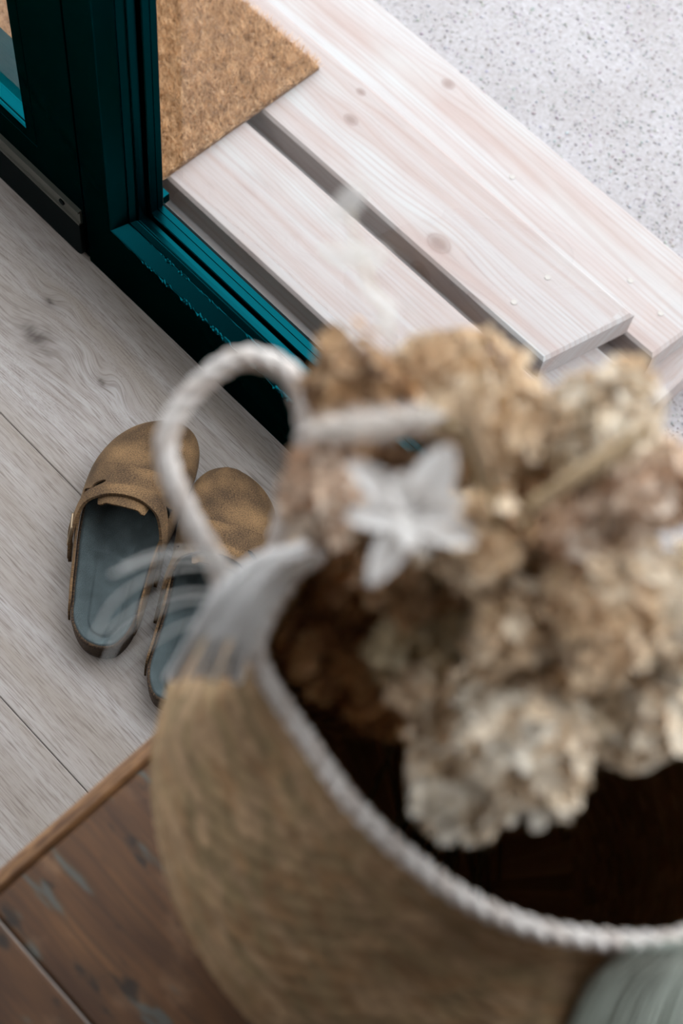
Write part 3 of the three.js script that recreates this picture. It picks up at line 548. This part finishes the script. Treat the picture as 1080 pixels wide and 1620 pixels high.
  for (const pts of [
    [[-0.173, 0.932, -0.185], [-0.188, 0.940, -0.178], [-0.202, 0.938, -0.160], [-0.208, 0.93, -0.140], [-0.205, 0.92, -0.125]],
    [[-0.176, 0.934, -0.190], [-0.192, 0.945, -0.180], [-0.207, 0.944, -0.165], [-0.214, 0.94, -0.150]],
    [[-0.172, 0.928, -0.180], [-0.185, 0.932, -0.170], [-0.198, 0.928, -0.152], [-0.203, 0.92, -0.130]],
    [[-0.171, 0.930, -0.176], [-0.184, 0.935, -0.164], [-0.193, 0.930, -0.148], [-0.196, 0.925, -0.132], [-0.192, 0.92, -0.12]],
    [[-0.174, 0.936, -0.188], [-0.189, 0.950, -0.176], [-0.204, 0.952, -0.158], [-0.211, 0.95, -0.142]],
    [[-0.169, 0.926, -0.172], [-0.180, 0.926, -0.158], [-0.187, 0.918, -0.140], [-0.190, 0.91, -0.125]],
  ]) gs.push(tube(pts.map((p) => V(...p)), 0.00055, 24, 4));
  const loose = mesh('loose_fibres', mergeGeometries(gs), std({ color: new THREE.Color(0.7, 0.7, 0.68), roughness: 0.6 }), b); loose.userData = { kind: 'stuff' };
}

// ------------------------------------------------------------------ dried flowers
const TONES = {
  brown: [[0.50, 0.31, 0.16], [0.34, 0.19, 0.085], [0.66, 0.46, 0.28]],
  tan: [[0.74, 0.56, 0.37], [0.60, 0.43, 0.26], [0.84, 0.70, 0.52]],
  pink: [[0.80, 0.62, 0.47], [0.66, 0.45, 0.30], [0.88, 0.76, 0.64]],
  rust: [[0.50, 0.27, 0.11], [0.36, 0.18, 0.07], [0.62, 0.38, 0.18]],
  olive: [[0.62, 0.50, 0.31], [0.50, 0.38, 0.21], [0.72, 0.62, 0.42]],
  cream: [[0.86, 0.74, 0.58], [0.78, 0.62, 0.44], [0.90, 0.83, 0.71]],
};
const petalMat = phys({ vertexColors: true, roughness: 0.95, side: THREE.DoubleSide, transmission: 0.25, thickness: 0 });
const stemMat = std({ color: new THREE.Color(0.10, 0.085, 0.035), roughness: 0.9 });
const SINK = V(-0.068, 0.47, -0.255);
function flowerHead(tone, x, y, z, R, label) {
  const g = thing('dried_hydrangea', label, 'dried flower', 'dried hydrangeas in the basket');
  g.position.set(x, y - 0.4 * R, z);
  const P = [], C = [], I = [], T = TONES[tone], n = Math.round(150 * (R / 0.022) ** 1.4);
  const lob = []; for (let i = 0; i < 9; i++) lob.push([V(rr(-1, 1), rr(-0.4, 1), rr(-1, 1)).normalize(), rr(0.3, 0.75)]);
  for (let i = 0; i < n; i++) {
    const yy = 1 - 1.75 * (i + 0.5) / n, rad = Math.sqrt(Math.max(0, 1 - yy * yy)), a = i * 2.39996 + rr(-0.3, 0.3), dir = V(Math.cos(a) * rad, yy, Math.sin(a) * rad);
    let k = 0.52; for (const [d, h] of lob) k = Math.max(k, 0.52 + h * Math.exp(-((1 - dir.dot(d)) * 5))); k *= rr(0.82, 1.1);
    const cen = dir.clone().multiplyScalar(R * k); cen.y *= 0.85;
    const nrm = dir.clone().add(V(rr(-0.45, 0.45), rr(-0.3, 0.5), rr(-0.45, 0.45))).normalize(), ta = V(rr(-1, 1), rr(-1, 1), rr(-1, 1)).cross(nrm).normalize(), tb = nrm.clone().cross(ta);
    const np = 4, len = rr(0.0042, 0.0072), mixk = rnd(), base = T[mixk < 0.5 ? 0 : mixk < 0.72 ? 1 : 2], br = rr(0.82, 1.15);
    for (let p = 0; p < np; p++) {
      const ang = p / np * 6.283 + rr(-0.2, 0.2), o = P.length / 3, dx = Math.cos(ang), dy = Math.sin(ang), cup = rr(0.1, 0.7), curl = rr(-0.5, 0.5);
      for (let r = 0; r < 3; r++) for (let c = -1; c <= 1; c++) {
        const t = r / 2, wdt = len * 0.62 * Math.sin(Math.PI * (0.18 + 0.62 * t)) * c, h = len * (cup * t * t + curl * 0.35 * Math.abs(c) * t + rr(-0.08, 0.08));
        const q = cen.clone().addScaledVector(ta, dx * len * t - dy * wdt).addScaledVector(tb, dy * len * t + dx * wdt).addScaledVector(nrm, h); P.push(q.x, q.y, q.z);
        const e = br * rr(0.92, 1.06); C.push(base[0] * e, base[1] * e, base[2] * e);
      }
      for (let r = 0; r < 2; r++) for (let c = 0; c < 2; c++) { const a0 = o + r * 3 + c; I.push(a0, a0 + 1, a0 + 3, a0 + 1, a0 + 4, a0 + 3); }
    }
  }
  mesh('florets', geom(P, I, null, C), petalMat, g).userData = { kind: 'stuff' };
  const core = new THREE.IcosahedronGeometry(R * 0.46, 3), cp = core.attributes.position;
  for (let i = 0; i < cp.count; i++) { const k = 1 + 0.25 * ns(cp.getX(i) * 150, cp.getY(i) * 150, cp.getZ(i) * 150); cp.setXYZ(i, cp.getX(i) * k, cp.getY(i) * k * 0.8, cp.getZ(i) * k); }
  core.computeVertexNormals(); mesh('receptacle', core, std({ color: new THREE.Color(...T[1]), roughness: 1 }), g);
  const end = V(SINK.x + rr(-0.05, 0.05), 0.47 + rr(0, 0.05), SINK.z + rr(-0.05, 0.05)).sub(g.position);
  const inside = (px, py, pz, lim) => { const wx = px - BC[0], wz = pz - BC[1], rl = Math.hypot(wx, wz), k = rl > lim ? lim / rl : 1; return V(BC[0] + wx * k, py, BC[1] + wz * k).sub(g.position); };
  const way = [V(0, -R * 0.3, 0)]; if (y > 0.93) way.push(inside(x, 0.932, z, 0.078)); way.push(inside(mix(x, SINK.x, 0.4), Math.min(0.83, y - 0.06), mix(z, SINK.z, 0.4), 0.07), end);
  mesh('stem', tube(way, 0.0016, 20, 6), stemMat, g);
  return g;
}
for (const [tone, x, y, z, r, label] of [
  ['brown', -0.187, 1.008, -0.252, 0.019, 'brown dried hydrangea head beside the top of the rope handle, nearest the door rail'],
  ['tan', -0.177, 0.985, -0.305, 0.019, 'tan dried hydrangea head standing out against the timber steps above the plume'],
  ['pink', -0.172, 0.990, -0.218, 0.016, 'small pinkish dried hydrangea head just right of the handle loop'],
  ['rust', -0.130, 0.905, -0.212, 0.024, 'dark rusty dried hydrangea head low inside the basket under the white flower'],
  ['rust', -0.146, 0.920, -0.227, 0.016, 'rusty dried hydrangea head tucked against the rim below the handle'],
  ['olive', -0.105, 0.940, -0.232, 0.023, 'olive dried hydrangea head below the white papery flower'],
  ['tan', -0.075, 0.985, -0.239, 0.021, 'tan dried hydrangea head in the middle of the bunch above the large cream one'],
  ['cream', -0.043, 0.970, -0.219, 0.027, 'largest cream dried hydrangea head at the front of the bunch'],
  ['cream', -0.051, 0.930, -0.196, 0.022, 'cream dried hydrangea head hanging lowest over the dark basket inside'],
  ['cream', -0.025, 0.950, -0.255, 0.019, 'small cream dried hydrangea head at the lower right of the bunch'],
  ['tan', -0.056, 1.000, -0.261, 0.021, 'tan dried hydrangea head right of the bunch middle'],
  ['brown', -0.104, 0.990, -0.283, 0.022, 'brown dried hydrangea head deep behind the slanting reed'],
  ['cream', -0.107, 1.020, -0.312, 0.022, 'cream dried hydrangea head at the top right, next to the step ends'],
  ['pink', -0.073, 1.020, -0.304, 0.017, 'pinkish dried hydrangea head at the far right over the gravel'],
  ['cream', -0.040, 0.990, -0.284, 0.021, 'cream dried hydrangea head at the right edge of the picture'],
  ['brown', -0.154, 0.970, -0.250, 0.020, 'brown dried hydrangea head behind the fluffy plume'],
  ['tan', -0.135, 1.010, -0.285, 0.020, 'tan dried hydrangea head behind the upright plume'],
  ['brown', -0.127, 0.960, -0.232, 0.021, 'brown dried hydrangea head right behind the white papery flower'],
  ['tan', -0.107, 1.010, -0.241, 0.018, 'tan dried hydrangea head at the right tip of the white papery flower'],
  ['cream', -0.021, 0.940, -0.283, 0.019, 'cream dried hydrangea head lowest at the right edge'],
  ['brown', -0.118, 0.965, -0.298, 0.018, 'brown dried hydrangea head half hidden between the cream top and the upright plume'],
  ['pink', -0.085, 1.000, -0.280, 0.016, 'pinkish dried hydrangea head just under the lower end of the reed'],
  ['olive', -0.060, 0.955, -0.235, 0.020, 'olive dried hydrangea head wedged above the largest cream one'],
  ['tan', -0.080, 0.940, -0.215, 0.018, 'tan dried hydrangea head left of the largest cream one'],
  ['cream', -0.155, 0.990, -0.286, 0.015, 'small cream dried hydrangea head between the brown and tan heads by the steps'],
  ['rust', -0.105, 0.880, -0.219, 0.017, 'small rusty dried hydrangea head deepest in the basket shade'],
]) flowerHead(tone, x, y, z, r * 1.22, label);

// a white papery flower with long petals
{
  const g = thing('papery_flower', 'white papery dried flower with long pointed petals at the top of the bunch', 'dried flower');
  g.position.set(-0.1215, 1.052, -0.2115);
  const wm = phys({ color: new THREE.Color(0.90, 0.87, 0.84), roughness: 0.7, side: THREE.DoubleSide, transmission: 0.35, thickness: 0 });
  const rim = V(0.12, 0.95, 0.25).normalize(), ta = V(1, 0, -0.1).cross(rim).normalize(), tb = rim.clone().cross(ta);
  const spec = [[0.15, 0.030, 0.012], [1.0, 0.016, 0.011], [1.75, 0.024, 0.013], [2.5, 0.018, 0.012], [3.3, 0.027, 0.015], [4.1, 0.015, 0.010], [4.75, 0.029, 0.011], [5.5, 0.024, 0.012], [0.5, 0.014, 0.009], [2.1, 0.015, 0.010], [4.4, 0.014, 0.009]];
  spec.forEach(([a, len, w], i) => {
    const P = [], I = [], nr = 8, up = i > 7 ? 0.7 : 0.28 + 0.25 * hash(i, 2), ca = Math.cos(a), sa = Math.sin(a);
    for (let r = 0; r <= nr; r++) for (let c = -2; c <= 2; c++) {
      const t = r / nr, ww = w * Math.pow(Math.sin(Math.PI * Math.min(1, 0.1 + 0.86 * t)), 0.8) * c / 4, h = len * (up * t - 0.3 * t * t) + Math.abs(c) * w * 0.12 + 0.0006 * ns(i, r, c);
      const q = ta.clone().multiplyScalar(ca * len * t - sa * ww).addScaledVector(tb, sa * len * t + ca * ww).addScaledVector(rim, h); P.push(q.x, q.y, q.z);
    }
    for (let r = 0; r < nr; r++) for (let c = 0; c < 4; c++) { const k = r * 5 + c; I.push(k, k + 1, k + 5, k + 1, k + 6, k + 5); }
    mesh('petal', geom(P, I), wm, g);
  });
  mesh('stem', tube([V(0, 0, 0), V(0.008, -0.06, -0.015), V(0.03, -0.25, -0.04), V(0.04, -0.55, -0.05)], 0.0013, 20, 6), stemMat, g);
}
// fluffy plumes and a reed
function plume(label, a, b, w, col) {
  const g = thing('fluffy_plume', label, 'dried grass'); g.position.copy(a);
  const d = b.clone().sub(a), len = d.length(), dir = d.clone().normalize(), P = [], I = [], side = V(0, 1, 0).cross(dir).normalize(), up = dir.clone().cross(side);
  for (let i = 0; i < 900; i++) {
    const t = rnd(), an = rnd() * 6.283, out = side.clone().multiplyScalar(Math.cos(an)).addScaledVector(up, Math.sin(an)), l = w * (0.5 + 0.7 * Math.sin(Math.PI * Math.min(1, 0.15 + 0.8 * t))), p0 = dir.clone().multiplyScalar(len * t), p1 = p0.clone().addScaledVector(out, l * 0.8).addScaledVector(dir, l * 1.0), wv = dir.clone().cross(out).multiplyScalar(0.00022), k = P.length / 3;
    for (const q of [p0.clone().add(wv), p0.clone().sub(wv), p1]) P.push(q.x, q.y, q.z); I.push(k, k + 1, k + 2);
  }
  mesh('hairs', geom(P, I), std({ color: new THREE.Color(...col), roughness: 0.9, side: THREE.DoubleSide }), g).userData = { kind: 'stuff' };
  const end = V(-0.075, 0.5, -0.27).sub(a);
  mesh('stem', tube([d.clone(), d.clone().multiplyScalar(0.4), V(0, 0, 0), V(end.x * 0.5 - d.x * 0.4, end.y * 0.3, end.z * 0.5), end], 0.0009, 30, 5), stemMat, g);
}
plume('fluffy whitish grass plume lying level above the white papery flower', V(-0.139, 1.058, -0.246), V(-0.170, 1.045, -0.212), 0.010, [0.88, 0.82, 0.76]);
plume('short fluffy cream plume standing upright beside the level plume', V(-0.1135, 1.055, -0.242), V(-0.1345, 1.075, -0.2475), 0.006, [0.72, 0.58, 0.42]);
{
  const g = thing('dried_reed', 'slanting tan dried reed across the upper right of the bunch', 'dried grass');
  g.position.set(-0.0974, 1.04, -0.2509);
  const rm = std({ color: new THREE.Color(0.66, 0.48, 0.28), roughness: 0.85 }), d = V(0.0131, 0.03, -0.034);
  mesh('blade', tube([V(0, 0, 0), d.clone().multiplyScalar(0.4).add(V(0, 0.002, 0)), d.clone().multiplyScalar(0.8), d.clone().multiplyScalar(1.1)], 0.0028, 20, 7), rm, g);
  mesh('stem', tube([V(0, 0, 0), V(-0.002, -0.08, -0.01), V(0.01, -0.3, -0.01), V(0.02, -0.55, 0)], 0.0014, 20, 6), stemMat, g);
}

{ // silvery see-through seed pods on a thin stalk
  const g = thing('seed_pod_sprig', 'translucent silvery seed pod sprig rising above the brown head, before the timber steps', 'dried flower');
  g.position.set(-0.190, 1.01, -0.2765);
  const pm = phys({ color: new THREE.Color(0.95, 0.95, 0.93), roughness: 0.62, transmission: 0.85, thickness: 0, side: THREE.DoubleSide }), base = g.position;
  const stalk = [V(-0.190, 0.96, -0.270), V(-0.190, 1.01, -0.2765), V(-0.198, 1.038, -0.2728), V(-0.2105, 1.050, -0.2735), V(-0.226, 1.060, -0.2813)].map((p) => p.sub(base));
  const sm = std({ color: new THREE.Color(0.75, 0.66, 0.52), roughness: 0.8 });
  mesh('stem', tube([V(-0.085, 0.55, -0.262).sub(base), V(-0.118, 0.88, -0.268).sub(base), ...stalk], 0.0006, 40, 5), sm, g);
  for (const [x, y, z, a, b, tx, tz] of [[-0.2285, 1.061, -0.2830, 0.0095, 0.0055, 0.5, 0.2], [-0.2130, 1.060, -0.2665, 0.0105, 0.0065, -0.3, 0.4], [-0.2115, 1.049, -0.2765, 0.0100, 0.0062, 0.2, -0.4], [-0.1985, 1.042, -0.2715, 0.0100, 0.0055, -0.5, -0.2], [-0.1920, 1.032, -0.2715, 0.0060, 0.0042, 0.6, 0.5]]) {
    const P = [0, 0, 0], I = [], n = 20; for (let i = 0; i < n; i++) { const t = i / n * 6.283; P.push(a * Math.cos(t), 0.0012 * Math.cos(2 * t), b * Math.sin(t)); I.push(0, 1 + (i + 1) % n, 1 + i); }
    const m = mesh('seed_pod', geom(P, I), pm, g); m.position.set(x, y, z).sub(base); m.rotation.set(tx, 0.9 + tx, tz);
  }
}
renderer.render(scene, camera);
